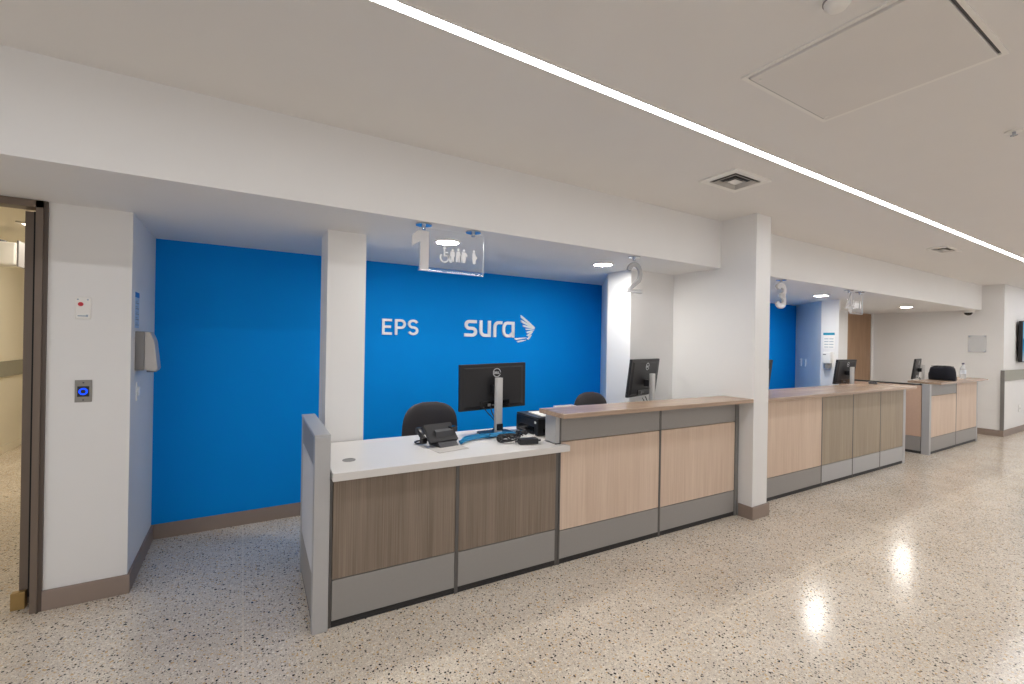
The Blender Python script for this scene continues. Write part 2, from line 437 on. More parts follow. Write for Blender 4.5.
def vent(x0, x1, y0, y1, label):
    w, h = x1-x0, y1-y0
    t = thing('ceiling_vent', label, 'vent', (x0+w/2, y0+h/2, ZC), 0, 'square air vents in the ceiling')
    def sq(bm, s0, s1, z0, z1):
        a, b, c, d = w/2*s0, h/2*s0, w/2*s1, h/2*s1
        for q in ((-a, a, d, b), (-a, a, -b, -d), (-a, -c, -d, d), (c, a, -d, d)): box(bm, *q, z0, z1)
    bm = new(); sq(bm, 1, .72, -.012, 0); obj('frame', bm, 'plastic', t)
    bm = new(); box(bm, -w*.36, w*.36, -h*.36, h*.36, -.003, 0); obj('dark_throat', bm, 'blackrail', t)
    # slanted louvre rings
    for s in (.54, .30):
        bm = new(); a, b = w/2*s, h/2*s; k = 1.18
        lo = [bm.verts.new(p) for p in ((-a*k, -b*k, -.016), (a*k, -b*k, -.016), (a*k, b*k, -.016), (-a*k, b*k, -.016))]
        hi = [bm.verts.new(p) for p in ((-a*.8, -b*.8, -.004), (a*.8, -b*.8, -.004), (a*.8, b*.8, -.004), (-a*.8, b*.8, -.004))]
        for i in range(4):
            j = (i+1) % 4; bm.faces.new((lo[i], lo[j], hi[j], hi[i]))
        bmesh.ops.solidify(bm, geom=bm.faces[:], thickness=.003)
        obj('louvre', bm, 'plastic', t)
    bm = new(); box(bm, -w*.11, w*.11, -h*.11, h*.11, -.014, -.01); obj('louvre', bm, 'plastic', t)
    return t
vent(2.625, 3.02, 1.70, 1.968, 'square white ceiling air vent with dark louvres, in front of the white column')
vent(6.45, 6.90, 1.745, 1.925, 'smaller distant ceiling air vent beside the light strip, right of the column')

t = thing('ceiling_access_panel', 'large flush white access panel in the ceiling, upper right', 'hatch', (1.77, .508, ZC))
obj('panel', B(.012, .638, .012, .592, -.012, 0, bev=.002), mat('hatch_paint', (219, 216, 213), .55, vary=.03, bscale=4), t)
bm = new(); box(bm, -.012, .004, -.012, .616, -.006, 0); box(bm, .646, .668, -.012, .616, -.006, 0); box(bm, .004, .646, .598, .616, -.006, 0); box(bm, .004, .646, -.012, .004, -.006, 0)
obj('frame', bm, 'plastic', t)
bm = new(); box(bm, .018, .63, .592, .598, -.007, -.002); box(bm, .018, .63, .003, .010, -.007, -.002)
obj('shadow_gap', bm, 'dark', t)
bm = new()
for p in ((.05, .57), (.60, .57)): cyl(bm, (p[0], p[1], -.016), .006, .005, 12)
obj('latch', bm, 'plastic', t)
t = thing('smoke_detector', 'round white smoke detector on the ceiling above the access panel', 'smoke detector', (1.595, .70, ZC))
bm = new(); lathe(bm, (0, 0, -.05), [(.016, 0), (.026, .006), (.036, .018), (.04, .05)]); obj('body', bm, 'plastic', t, True)
bm = new(); ring(bm, (0, 0, -.022), .034, .041, .004); obj('vent_ring', bm, 'greyplastic', t)
t = thing('sprinkler_head', 'small recessed sprinkler head on the ceiling at the right edge', 'sprinkler', (3.34, .66, ZC))
bm = new(); cyl(bm, (0, 0, -.005), .034, .005, 28); obj('cover_plate', bm, 'plastic', t, True)
bm = new(); cyl(bm, (0, 0, -.022), .007, .018, 12); cyl(bm, (0, 0, -.024), .014, .003, 14); obj('nozzle', bm, 'chrome', t)
t = thing('dome_camera', 'white dome security camera under the soffit by the right wall', 'camera', (10.80, 2.64, ZS+.001))
bm = new(); cyl(bm, (0, 0, -.05), .075, .05, 28, r2=.085); obj('housing', bm, 'plastic', t, True)
bm = new(); lathe(bm, (0, 0, -.098), [(.012, 0), (.034, .008), (.05, .025), (.056, .05)]); obj('dome', bm, 'blackgl', t, True)

# ------------------------------------------------------------------ counters
def bay(t, x0, x1, y, stops, wood_m, strip=False, kick='grey'):
    """one panel bay: stops = (kick top, wood top, top)"""
    k, w, top = stops
    obj('kick_panel', B(x0, x1, y, y+.03, .036, k, bev=.002), kick, t)
    obj('wood_panel', B(x0, x1, y, y+.03, k+.005, w, bev=.002), wood_m, t)
    if strip: obj('upper_panel', B(x0, x1, y, y+.03, w+.005, top, bev=.002), 'grey', t)
    obj('backing', B(x0, x1, y+.03, y+.055, .03, top), 'dark', t)
def post(t, x0, x1, y0, y1, z, m='postdark'):
    return obj('post', B(x0, x1, y0, y1, 0, z, bev=.002), m, t)
def rail(t, x0, x1, y=0):
    bm = new(); box(bm, x0, x1, y+.006, y+.05, 0, .034); box(bm, x0, x1, y+.002, y+.006, .022, .028); box(bm, x0, x1, y+.002, y+.006, .01, .015)
    obj('base_rail', bm, 'blackrail', t)

A1 = (.385, 2.386, 0); RA = -math.atan(.0225)
t = thing('end_partition', 'grey free-standing end panel closing the left end of the low desk', 'partition', A1, RA)
obj('front_post', B(-.075, -.002, -.016, .045, 0, .966, bev=.004), 'silver', t)
obj('rear_post', B(-.075, -.002, .66, .70, 0, .960, bev=.004), 'silver', t)
obj('lower_panel', B(-.070, -.007, .045, .66, .255, .80, bev=.003), 'bluegrey', t)
obj('kick_panel', B(-.070, -.007, .045, .66, .03, .25, bev=.003), 'grey', t)
obj('upper_panel', B(-.070, -.007, .045, .66, .805, .959, bev=.003), 'grey', t)
obj('top_cap', B(-.077, 0, -.008, .702, .960, .976, bev=.005), 'silver', t)
obj('base_rail', B(-.066, -.011, .045, .66, 0, .03), 'blackrail', t)

t = thing('reception_counter', 'low desk front in dark greige wood beside the grey end panel', 'counter', A1, RA)
bay(t, .016, .675, 0, (.238, .735, .745), 'greige'); bay(t, .698, 1.374, 0, (.234, .735, .745), 'greige')
post(t, .001, .014, .004, .05, .745); post(t, .676, .697, -.002, .05, .745); post(t, 1.375, 1.399, .002, .05, .745)
rail(t, .015, 1.384)
t = thing('reception_counter', 'high counter front in pale oak standing between low desk and white column', 'counter', A1, RA)
bay(t, 1.412, 2.32, 0, (.218, .80, .972), 'oak', True); bay(t, 2.342, 3.232, 0, (.214, .80, .972), 'oak', True)
post(t, 1.400, 1.411, -.002, .055, .975); post(t, 2.321, 2.341, -.002, .055, .975); post(t, 3.233, 3.239, .0, .06, .975); post(t, 3.240, 3.283, -.004, .06, .975, 'guard')
obj('end_plate', B(1.366, 1.399, .0, .12, .795, .975, bev=.002), 'silver', t)
rail(t, 1.412, 3.232)
# worktop: one L-shaped slab, its tail behind the high counter
t = thing('worktop', 'white laminate worktop with overhanging front edge on the low desk', 'worktop', A1, RA)
bm = new(); prism(bm, [(.004, -.06), (1.44, -.06), (1.44, -.006), (1.365, -.006), (1.365, .125), (3.22, .125), (3.22, .655), (.004, .655)], .75, .791, bev=.004)
obj('slab', bm, 'top', t)
bm = new(); ring(bm, (.118, .172, .791), .024, .034, .003, 32); cyl(bm, (.118, .172, .791), .024, .0015, 32)
obj('grommet', bm, 'greyplastic', t)
for x in (.08, 2.3, 3.16): obj('leg', B(x-.02, x+.02, .56, .60, 0, .75, bev=.003), 'silver', t)
bm = new(); prism(bm, [(1.335, -.13), (3.284, -.13), (3.284, .15), (1.335, .15)], .977, 1.007, bev=.003)
tag(obj('counter_ledge', bm, 'ledge', None, loc=A1, rot=(0, 0, RA)), 'brown wood ledge on the pale counter that meets the white column', 'ledge', 'wooden counter ledges')

A2 = (3.90, 2.368, 0); R2 = -math.atan(.0105)
t = thing('reception_counter', 'long counter right of the column with one oak and three greige panels', 'counter', A2, R2)
bay(t, .01, 1.28, 0, (.215, .945, .945), 'oak')
for x0, x1 in ((1.298, 1.952), (1.97, 2.632), (2.65, 3.275)): bay(t, x0, x1, 0, (.215, .945, .945), 'greige2', kick='silver')  # lighter silver kicks: the light on these panels is put into their colour
for x in (1.281, 1.953, 2.633): post(t, x, x+.016, -.001, .05, .945)
post(t, 3.276, 3.345, -.002, .06, .945, 'silver')
rail(t, .01, 3.275)
for x in (.3, 1.8): obj('ledge_bracket', B(x, x+.03, .055, .40, .55, .945), 'silver', t)
obj('end_panel', B(3.29, 3.34, .06, .42, 0, .945), 'silver', t)
bm = new(); prism(bm, [(.0, -.082), (3.43, -.082), (3.43, .42), (.0, .42)], .95, .98, bev=.003)
tag(obj('counter_ledge', bm, 'ledge', None, loc=A2, rot=(0, 0, R2)), 'long wood ledge on the counter with greige panels, right of the column', 'ledge', 'wooden counter ledges')
t = thing('worktop', 'white staff worktop tucked behind the long counter with greige panels', 'worktop', A2, R2)
obj('slab', B(.02, 3.26, .43, 1.0, .75, .791, bev=.004), 'top', t)
for x in (.10, 1.6, 3.18):
    for y in (.46, .90): obj('leg', B(x-.02, x+.02, y, y+.04, 0, .75, bev=.003), 'silver', t)

A3 = (8.06, 2.345, 0)
t = thing('reception_counter', 'farthest counter in pale oak with a side return and grey corner post', 'counter', A3, 0)
post(t, 0, .065, -.008, .075, .965, 'silver')
post(t, .066, .072, .0, .05, .965)
bay(t, .074, 1.062, 0, (.225, .80, .962), 'oak', True); bay(t, 1.082, 1.99, 0, (.225, .962, .962), 'oak')
post(t, 1.063, 1.081, -.001, .05, .965); post(t, 1.992, 2.04, -.002, .06, .965, 'silver')
rail(t, .074, 1.99)
obj('return_panel', B(.004, .034, .082, 1.55, .235, .945, bev=.002), mat('return_oak', (196, 166, 146), .5, vary=.04, bscale=40), t)
obj('return_kick', B(.004, .034, .082, 1.55, .036, .23, bev=.002), 'grey', t)
obj('return_rail', B(0, .04, .082, 1.55, .946, .965, bev=.003), 'blackrail', t)
obj('return_base', B(.008, .03, .082, 1.55, 0, .034), 'blackrail', t)
for x in (.6, 1.7): obj('ledge_bracket', B(x, x+.03, .056, .22, .70, .966), 'silver', t)
bm = new(); prism(bm, [(.05, -.11), (2.09, -.11), (2.09, .25), (.05, .25)], .97, 1.0, bev=.003)
tag(obj('counter_ledge', bm, 'ledge', None, loc=A3), 'wood ledge on the farthest counter, carrying the dark bag and water bottle', 'ledge', 'wooden counter ledges')
t = thing('worktop', 'white staff worktop behind the farthest counter', 'worktop', A3, 0)
obj('slab', B(.05, 2.0, .26, .86, .75, .791, bev=.004), 'top', t)
for x in (.12, 1.9):
    for y in (.29, .78): obj('leg', B(x-.02, x+.02, y, y+.04, 0, .75, bev=.003), 'silver', t)

# ------------------------------------------------------------------ monitors (back towards us)
def dell(bm, cx, cz, y0, y1):
    """maker's mark: a ring with four letters inside"""
    def T(pts): return [(cx+p[0]*.024, cz+p[1]*.024) for p in pts]
    stroke(bm, arc(cx, cz, .030, .030, 0, 340, 28), .005, y0, y1)
    w = .0042
    stroke(bm, T([(-.86, -.3), (-.86, .3), (-.6, .3), (-.46, .1), (-.46, -.1), (-.6, -.3)]), w, y0, y1, True)
    stroke(bm, T([(-.02, .34), (-.36, .1), (-.02, -.02)]), w, y0, y1); stroke(bm, T([(-.36, .1), (-.34, -.14), (.0, -.34)]), w, y0, y1)
    stroke(bm, T([(.16, .34), (.16, -.3), (.46, -.3)]), w, y0, y1)
    stroke(bm, T([(.58, .34), (.58, -.3), (.88, -.3)]), w, y0, y1)
def make_monitor(label, loc, rz, tilt=R(4), roll=0):
    t = thing('monitor', label, 'monitor', loc, rz, 'computer monitors')
    W, H, zc = .272, .165, .333
    rot = (tilt, roll, 0); pl = (0, .085, zc)
    # casing: thin slab with a swelling back
    bm = new(); box(bm, -W, W, -.012, .012, -H, H, bev=.004)
    bm2 = bm
    a = [(-W+.02, -H+.015), (W-.02, -H+.015), (W-.02, H-.02), (-W+.02, H-.02)]
    b = [(-W+.045, -H+.03), (W-.045, -H+.03), (W-.045, H-.03), (-W+.045, H-.03)]
    va = [bm.verts.new((p[0], -.0118, p[1])) for p in a]; vb = [bm.verts.new((p[0], -.019, p[1])) for p in b]
    fs = [bm.faces.new(vb)]
    for i in range(4):
        j = (i+1) % 4; fs.append(bm.faces.new((va[i], va[j], vb[j], vb[i])))
    bmesh.ops.recalc_face_normals(bm, faces=fs)
    case = obj('casing', bm, 'black', t, loc=pl, rot=rot)
    obj('screen', B(-W+.008, W-.008, .0122, .0132, -H+.02, H-.008), 'blackgl', case)
    bm = new(); dell(bm, .02, .10, -.0208, -.0192)
    obj('logo', bm, 'logo', case)
    bm = new(); box(bm, -.115, .125, -.023, -.0192, -H+.012, -H+.062, bev=.003)
    obj('port_bay', bm, 'blackgl', case)
    bm = new(); box(bm, -.055, -.03, -.026, -.0231, -H+.024, -H+.044); box(bm, -.02, .0, -.026, -.0231, -H+.026, -H+.038)
    obj('plug', bm, 'greyplastic', case)
    # pole, arm and base
    bm = new()
    prism(bm, [(-.026, -.012), (-.02, -.02), (.02, -.02), (.026, -.012), (.026, .012), (.02, .018), (-.02, .018), (-.026, .012)], .008, .40)
    obj('pole', bm, 'alu', t)
    bm = new(); box(bm, -.028, .028, .018, .066, .285, .345, bev=.004); obj('arm', bm, 'black', t)
    bm = new(); prism(bm, [(-.12, -.05), (-.10, -.075), (.10, -.075), (.12, -.05), (.12, .10), (.10, .12), (-.10, .12), (-.12, .10)], 0, .008)
    obj('base', bm, 'black', t)
    bm = new(); box(bm, -.024, .026, -.026, -.0205, .03, .075, bev=.003); obj('cable_clip', bm, 'black', t)
    bm = new()
    tube(bm, smooth_path([(-.045, .04, .20), (-.04, .02, .15), (-.01, .03, .10), (.0, .06, .03), (.0, .09, .012)]), .004)
    tube(bm, smooth_path([(-.10, .04, .19), (-.07, .03, .15), (-.03, .03, .11), (.02, .04, .05), (.05, .07, .012)]), .0035)
    obj('cable', bm, 'black', t)
    return t
ZW = .7925
m1 = make_monitor('large black monitor on the white desk, seen squarely from behind', (1.575, 2.805, ZW), R(0))
for ch in m1.children:
    if ch.name.startswith('casing'): ch.rotation_euler = (R(2), R(-1.6), 0)
m2 = dup(m1, (3.10, 2.765, ZW), R(17), 'black monitor behind the ledge of the oak counter, left of the column')
m3 = dup(m1, (7.06, 2.85, ZW), R(0), 'black monitor behind the long ledge of greige panels, before the brown door')
m4 = dup(m1, (9.50, 2.84, ZW), R(10), 'farthest black monitor, left of the dark bag')
m5 = dup(m1, (5.215, 2.96, ZW), R(4), 'black monitor mostly hidden by the white column, its edge showing')
for mm in (m2, m3, m4, m5):
    for ch in mm.children:
        if ch.name.startswith('casing'):
            ch.rotation_euler = (R(7), 0, 0)
            if mm is m2: ch.location.z += .03

# ------------------------------------------------------------------ chairs
def make_chair(label, loc, rz):
    t = thing('office_chair', label, 'chair', loc, rz, 'black office chairs')
    # moulded backrest: grid, curved in plan, rounded outline
    bm = new(); nu, nv = 26, 34; g = []
    for side in (0, 1):
        rows = []
        for j in range(nv+1):
            v = j/nv; z = .46+.50*v
            wmax = .232*(1-.12*max(0, v-.35)) * (1 if v < .60 else max(0, 1-((v-.60)/.404)**3.0)**.38)
            if v < .12: wmax *= .82+.18*(v/.12)
            row = []
            for i in range(nu+1):
                u = -1+2*i/nu; x = wmax*u
                y = .20-.06*(abs(x/.235)**2.2)+.035*math.sin(PI*v)-.05*(v-.5)+.05*v*v
                th = .034*(1-abs(u)**6)*(1-abs(2*v-1)**8)
                row.append(bm.verts.new((x, y+(th if side else -th*.6), z)))
            rows.append(row)
        g.append(rows)
    fs = []
    for s in (0, 1):
        for j in range(nv):
            for i in range(nu):
                fs.append(bm.faces.new((g[s][j][i], g[s][j][i+1], g[s][j+1][i+1], g[s][j+1][i])))
    bmesh.ops.remove_doubles(bm, verts=bm.verts[:], dist=.0015)
    bmesh.ops.recalc_face_normals(bm, faces=bm.faces[:])
    obj('backrest', bm, 'leather', t, True)
    bm = new(); box(bm, -.24, .24, -.25, .21, .43, .50, bev=.03, seg=4); obj('seat', bm, 'leather', t, True)
    bm = new(); tube(bm, smooth_path([(0, .05, .40), (0, .22, .40), (0, .265, .46), (0, .262, .62)]), .02); obj('back_bracket', bm, 'dark', t, True)
    bm = new(); cyl(bm, (0, 0, .10), .028, .32, 20); cyl(bm, (0, 0, .38), .09, .05, 20); obj('gas_lift', bm, 'dark', t, True)
    for k in range(5):
        a = 2*PI*k/5+.3; bm = new()
        tube(bm, [(.02*math.cos(a), .02*math.sin(a), .11), (.28*math.cos(a), .28*math.sin(a), .075)], .02)
        obj('leg', bm, 'black', t, True)
        bm = new(); c = (.28*math.cos(a), .28*math.sin(a), .028)
        cyl(bm, (c[0]-.018, c[1], c[2]), .028, .036, 18, 'X'); box(bm, c[0]-.008, c[0]+.008, c[1]-.008, c[1]+.008, .03, .07)
        obj('castor', bm, 'black', t, True)
    return t
ch1 = make_chair('black office chair behind the low white desk, left of the big monitor', (1.275, 3.20, 0), R(-4))
ch2 = dup(ch1, (2.80, 3.02, 0), R(4), 'black office chair whose rounded top shows above the oak counter ledge')
ch2.scale = (1, 1, 1.035)

# ------------------------------------------------------------------ things on the low desk
t = thing('desk_phone', 'black desk phone on its stand on the white worktop, left of the monitor', 'phone', (1.085, 2.66, ZW), R(10))
body = new(); prism(body, [(-.062, .035), (.03, .128), (.042, .122), (.038, .10), (-.045, .02)], -.0, .20, 'YZ')
obj('body', body, 'black', t, loc=(-.10, .02, 0))
bm = new(); box(bm, .165, .215, -.028, .045, .078, .108, bev=.006); obj('handset_rest', bm, 'blackgl', t, loc=(-.10, .02, 0))
bm = new()
tube(bm, smooth_path([(-.112, .075, .035), (-.118, .10, .065), (-.114, .135, .085)]), .018)
box(bm, -.132, -.095, .055, .095, .006, .046, bev=.01); box(bm, -.132, -.095, .115, .15, .06, .10, bev=.01)
obj('handset', bm, 'black', t, True, loc=(.028, 0, 0))
bm = new(); prism(bm, [(-.07, 0), (.075, 0), (.06, .02), (.02, .035), (.01, .10), (-.01, .09), (-.02, .035), (-.05, .022)], 0, .13, 'YZ')
obj('stand', bm, 'dark', t, loc=(-.05, -.005, 0))
bm = new(); tube(bm, smooth_path([(-.12, .07, .012), (-.14, .10, .007), (-.13, .15, .007), (-.08, .16, .007), (-.02, .13, .007)]), .005); obj('cord', bm, 'black', t, loc=(.028, 0, 0))
# papers under the phone
tag(obj('paper_sheet', B(-.105, .105, -.075, .075, ZW, ZW+.0015), mat('grey_mat', (176, 172, 168), .6, vary=.02), None, loc=(1.09, 2.56, 0), rot=(0, 0, R(8))), 'pale grey sheet lying under the black desk phone', 'paper')
# cables
def coil(bm, c, r, n, rr, seed, h=.0):
    rnd = random.Random(seed); pts = []
    for k in range(n*8):
        a = 2*PI*k/8; q = r*(.75+.45*rnd.random())
        pts.append((c[0]+q*1.5*math.cos(a), c[1]+q*math.sin(a), c[2]+rr+.002+h*rnd.random()))
    tube(bm, smooth_path(pts, 4), rr, 6)
bm = new()
for k, (dy, dz) in enumerate(((0, .004), (.012, .006), (-.012, .009), (.02, .012))):
    tube(bm, smooth_path([(1.20, 2.615+dy, ZW+.004+dz), (1.235, 2.65+dy, ZW+.006+dz), (1.28, 2.69+dy*2, ZW+.004+dz), (1.38, 2.71+dy*2, ZW+.006+dz), (1.50, 2.70+dy, ZW+.010+dz), (1.62, 2.715-dy, ZW+.008+dz), (1.72, 2.70+dy, ZW+.008+dz)]), .0075)
coil(bm, (1.50, 2.69, ZW+.012), .05, 3, .0045, 3, .012)
tag(obj('network_cable', bm, 'cable', None, True), 'bright blue network cables bundled across the desk below the monitor', 'cable', None)
bm = new()
coil(bm, (1.52, 2.56, ZW+.002), .05, 6, .0045, 5, .03)
tag(obj('power_cable', bm, 'black', None, True), 'heap of black power cable in front of the monitor pole', 'cable')
bm = new(); coil(bm, (1.655, 2.615, ZW+.002), .03, 5, .004, 8, .04)
tag(obj('power_cable', bm, 'black', None, True), 'small black cable coil between the monitor pole and the printer', 'cable')
bm = new(); coil(bm, (1.66, 2.535, ZW+.002), .026, 4, .003, 12, .03)
tag(obj('data_cable', bm, 'plastic', None, True), 'thin pale cable coiled beside the black power adapter', 'cable')
t = thing('power_adapter', 'black power adapter brick at the right end of the white worktop', 'adapter', (1.60, 2.445, ZW), R(-12))
obj('body', B(-.068, .062, -.026, .026, 0, .036, bev=.006), 'black', t)
bm = new(); tube(bm, [(.06, 0, .018), (.085, 0, .018)], .007); tube(bm, [(-.066, 0, .018), (-.09, 0, .018)], .006); obj('strain_relief', bm, 'dark', t)
# printer with paper on it
t = thing('printer', 'small black printer with papers on top behind the counter end post', 'printer', (1.93, 2.745, ZW), RA)
obj('body', B(-.15, .15, -.15, .15, 0, .118, bev=.008), 'black', t)
obj('lid', B(-.148, .148, -.148, .148, .119, .132, bev=.005), 'dark', t)
bm = new(); box(bm, -.154, -.150, -.10, .10, .02, .06); obj('side_vent', bm, 'blackgl', t)
bm = new(); box(bm, -.10, .10, -.154, -.150, .02, .05); obj('paper_slot', bm, 'blackgl', t)
bm = new(); box(bm, -.1525, -.150, -.128, -.108, .085, .100); obj('sticker', bm, 'paper', t)
tag(obj('paper_stack', B(-.09, .12, -.13, .08, 0, .006), 'paper', None, loc=(1.93, 2.74, ZW+.132), rot=(0, 0, R(-6))), 'few white sheets lying on the black printer', 'paper')
t = thing('document_tray', 'white document tray showing above the left end of the oak ledge', 'tray', (2.265, 2.87, ZW), 0)
bm = new(); box(bm, -.09, .09, -.09, .09, 0, .006); box(bm, -.09, -.086, -.09, .09, .006, .145); box(bm, .086, .09, -.09, .09, .006, .145); box(bm, -.086, .086, .086, .09, .006, .145); box(bm, -.086, .086, -.09, -.086, .006, .145)
obj('tray_box', bm, 'plastic', t)
obj('paper_pile', B(-.08, .08, -.08, .08, .007, .135), 'paper', t)
# keypad on the long ledge
t = thing('card_keypad', 'flat dark keypad on the long ledge beside the monitor by the brown door', 'keypad', (7.18, 2.66, .98), R(20))
obj('body', B(-.10, .10, -.045, .045, 0, .022, bev=.005), 'dark', t)
bm = new()
for i in range(8):
    for j in range(3): box(bm, -.088+i*.022, -.072+i*.022, -.036+j*.024, -.018+j*.024, .022, .026)
obj('keys', bm, 'black', t)

# ------------------------------------------------------------------ bag and bottle on the far ledge
t = thing('duffel_bag', 'dark navy soft bag slumped on the farthest counter ledge', 'bag', (8.78, 2.41, 1.0), R(74))
bm = new(); n, mseg = 20, 9; rows = []
for i in range(mseg+1):
    u = i/mseg; x = -.165+.33*u
    e = (1-abs(2*u-1)**4)**.5 if 0 < i < mseg else .25
    row = []
    for k in range(n):
        a = 2*PI*k/n; c, s = math.cos(a), math.sin(a)
        sq = lambda v: math.copysign(abs(v)**.6, v)
        hh = .205*(.80+.20*e)*(1+.05*math.sin(7*u+1))
        row.append(bm.verts.new((x*(1-.06*(s > 0)), .085*e*sq(c), hh/2*(1+sq(s)*(.35+.65*e if s > 0 else 1)))))
    rows.append(row)
bm.faces.new(rows[0][::-1]); bm.faces.new(rows[-1])
for a, b in zip(rows, rows[1:]):
    for k in range(n):
        l = (k+1) % n; bm.faces.new((a[k], b[k], b[l], a[l]))
bmesh.ops.recalc_face_normals(bm, faces=bm.faces[:])
obj('body', bm, 'navy', t, True)
for y in (-.05, .05):
    bm = new(); tube(bm, smooth_path([(-.09, y, .17), (-.07, y*.9, .196), (0, y*.8, .204), (.07, y*.9, .196), (.09, y, .17)]), .010); obj('handle', bm, 'black', t, True)
bm = new(); tube(bm, [(-.14, 0, .200), (-.07, 0, .209), (.0, 0, .209), (.07, 0, .209), (.14, 0, .2)], .005); obj('zip', bm, 'black', t)
t = thing('water_bottle', 'clear plastic water bottle standing on the farthest counter ledge', 'bottle', (9.62, 2.40, 1.0))
bm = new(); lathe(bm, (0, 0, 0), [(.030, 0), (.036, .004), (.036, .15), (.034, .17), (.016, .205), (.014, .222)]); obj('body', bm, 'bottle', t, True)
bm = new(); ring(bm, (0, 0, .075), .0362, .0372, .06); obj('paper_label', bm, 'label', t, True)
bm = new(); cyl(bm, (0, 0, .222), .017, .022, 18); obj('cap', bm, 'cap', t, True)

# ------------------------------------------------------------------ lettering on the blue wall
YL0, YL1 = YB-.016, YB+.001
def letter(name, label, fn):
    bm = new(); fn(bm); return tag(obj(name, bm, 'letter'), label, 'letter', 'raised white letters on the blue wall')
def fE(bm):
    x, z, h, w = 1.066, 1.497, .143, .088
    stroke(bm, [(x+.011, z), (x+.011, z+h)], .022, YL0, YL1)
    for p in ([(x+.022, z+.011), (x+w, z+.011)], [(x+.022, z+h/2), (x+w*.9, z+h/2)], [(x+.022, z+h-.011), (x+w, z+h-.011)]): stroke(bm, p, .022, YL0, YL1)
def fP(bm):
    x, z, h = 1.182, 1.497, .143
    stroke(bm, [(x+.011, z), (x+.011, z+h)], .022, YL0, YL1)
    stroke(bm, [(x+.022, z+h-.011), (x+.055, z+h-.011)]+arc(x+.055, z+h-.044, .034, .033, 90, -90)[1:]+[(x+.022, z+h-.077)], .022, YL0, YL1)
def fS(bm):
    x, z, h, w = 1.302, 1.497, .145, .10
    cx = x+w/2; r = (h-.022)/4
    stroke(bm, arc(cx, z+h-.011-r, w/2-.011, r, 20, 180, 10)+arc(cx, z+h-.011-r, w/2-.011, r, 190, 255, 5)+arc(cx, z+.011+r, w/2-.011, r, 75, 0, 6)+arc(cx, z+.011+r, w/2-.011, r, -10, -160, 10), .022, YL0, YL1)
letter('letter_e', 'raised white capital E on the blue wall', fE)
letter('letter_p', 'raised white capital P on the blue wall', fP)
letter('letter_s', 'raised white capital S on the blue wall, last of its short word', fS)
W2 = .031
zb, zt = 1.497, 1.662
def fs_(bm):
    x0, x1 = 1.872, 2.012; zm = (zb+zt)/2; h = W2/2
    stroke(bm, [(x1-.006, zt-h), (x0+.055, zt-h)]+arc(x0+.055, zt-h-.032, .038, .032, 90, 180, 6)[1:]+arc(x0+.055, zt-h-.036, .038, .031, 180, 270, 6)[1:]
           + [(x1-.055, zm)]+arc(x1-.055, zm-.034, .038, .034, 90, -90, 10)[1:]+[(x0, zb+h)], W2, YL0, YL1)
def fu(bm):
    x0, x1 = 2.038, 2.165; h = W2/2
    stroke(bm, [(x0+h, zt), (x0+h, zb+.06)]+arc(x0+h+.045, zb+.06, .045, .06-h, 180, 270, 7)[1:]+[(x1-h, zb+h)], W2, YL0, YL1)
    stroke(bm, [(x1-h, zt), (x1-h, zb)], W2, YL0-.0012, YL1)
def fr_(bm):
    x0, x1 = 2.198, 2.300; h = W2/2
    stroke(bm, [(x0+h, zb), (x0+h, zt-.06)]+arc(x0+h+.045, zt-.06, .045, .06-h, 180, 90, 7)[1:]+[(x1, zt-h)], W2, YL0, YL1)
def fa(bm):
    x0, x1 = 2.303, 2.447; h = W2/2
    stroke(bm, [(x1-h, zb), (x1-h, zt-h), (x0+.06, zt-h)]+arc(x0+.06, zt-.07, .06-h, .07-h, 90, 180, 7)[1:]+arc(x0+.06, zb+.065, .06-h, .065-h, 180, 270, 7)+[(x1-.055, zb+h), (x1-h, zb+.05)], W2, YL0, YL1)
letter('letter_s', 'raised white lowercase s starting the word left of the feathered emblem', fs_)
letter('letter_u', 'raised white lowercase u on the blue wall', fu)
letter('letter_r', 'raised white lowercase r on the blue wall', fr_)
letter('letter_a', 'raised white lowercase a on the blue wall beside the emblem', fa)
t = thing('wall_emblem', 'white emblem of fanned feather strokes on the blue wall', 'emblem', (2.60, YB, 1.6))
def zc2w(X, Y):
    px, py = 500+X/19.55, 310+Y/19.55
    return (2.514+(px-519.5)*.0129-2.60, 1.727-(py-316)*.0106-1.6)
for (a, b, w) in (((392, 120), (668, 338), 46), ((396, 212), (662, 348), 44), ((436, 305), (655, 352), 38), ((492, 376), (665, 362), 32), ((512, 442), (655, 385), 36),
                  ((526, 508), (632, 415), 38), ((532, 575), (606, 480), 36), ((290, 572), (512, 540), 36), ((335, 622), (500, 585), 34)):
    a = Vector(zc2w(*a)); b = Vector(zc2w(*b)); d = (b-a).normalized(); n = Vector((-d.y, d.x)); w = w/19.55*.0118*.86
    bm = new(); prism(bm, [a-d*w*.1+n*w*.5, a+d*w*.5-n*w*.5, a+(b-a)*.6-n*w*.40, b-n*w*.12, b+n*w*.12, a+(b-a)*.6+n*w*.40], -.016, .001, 'XZ')
    obj('feather', bm, 'letter', t)

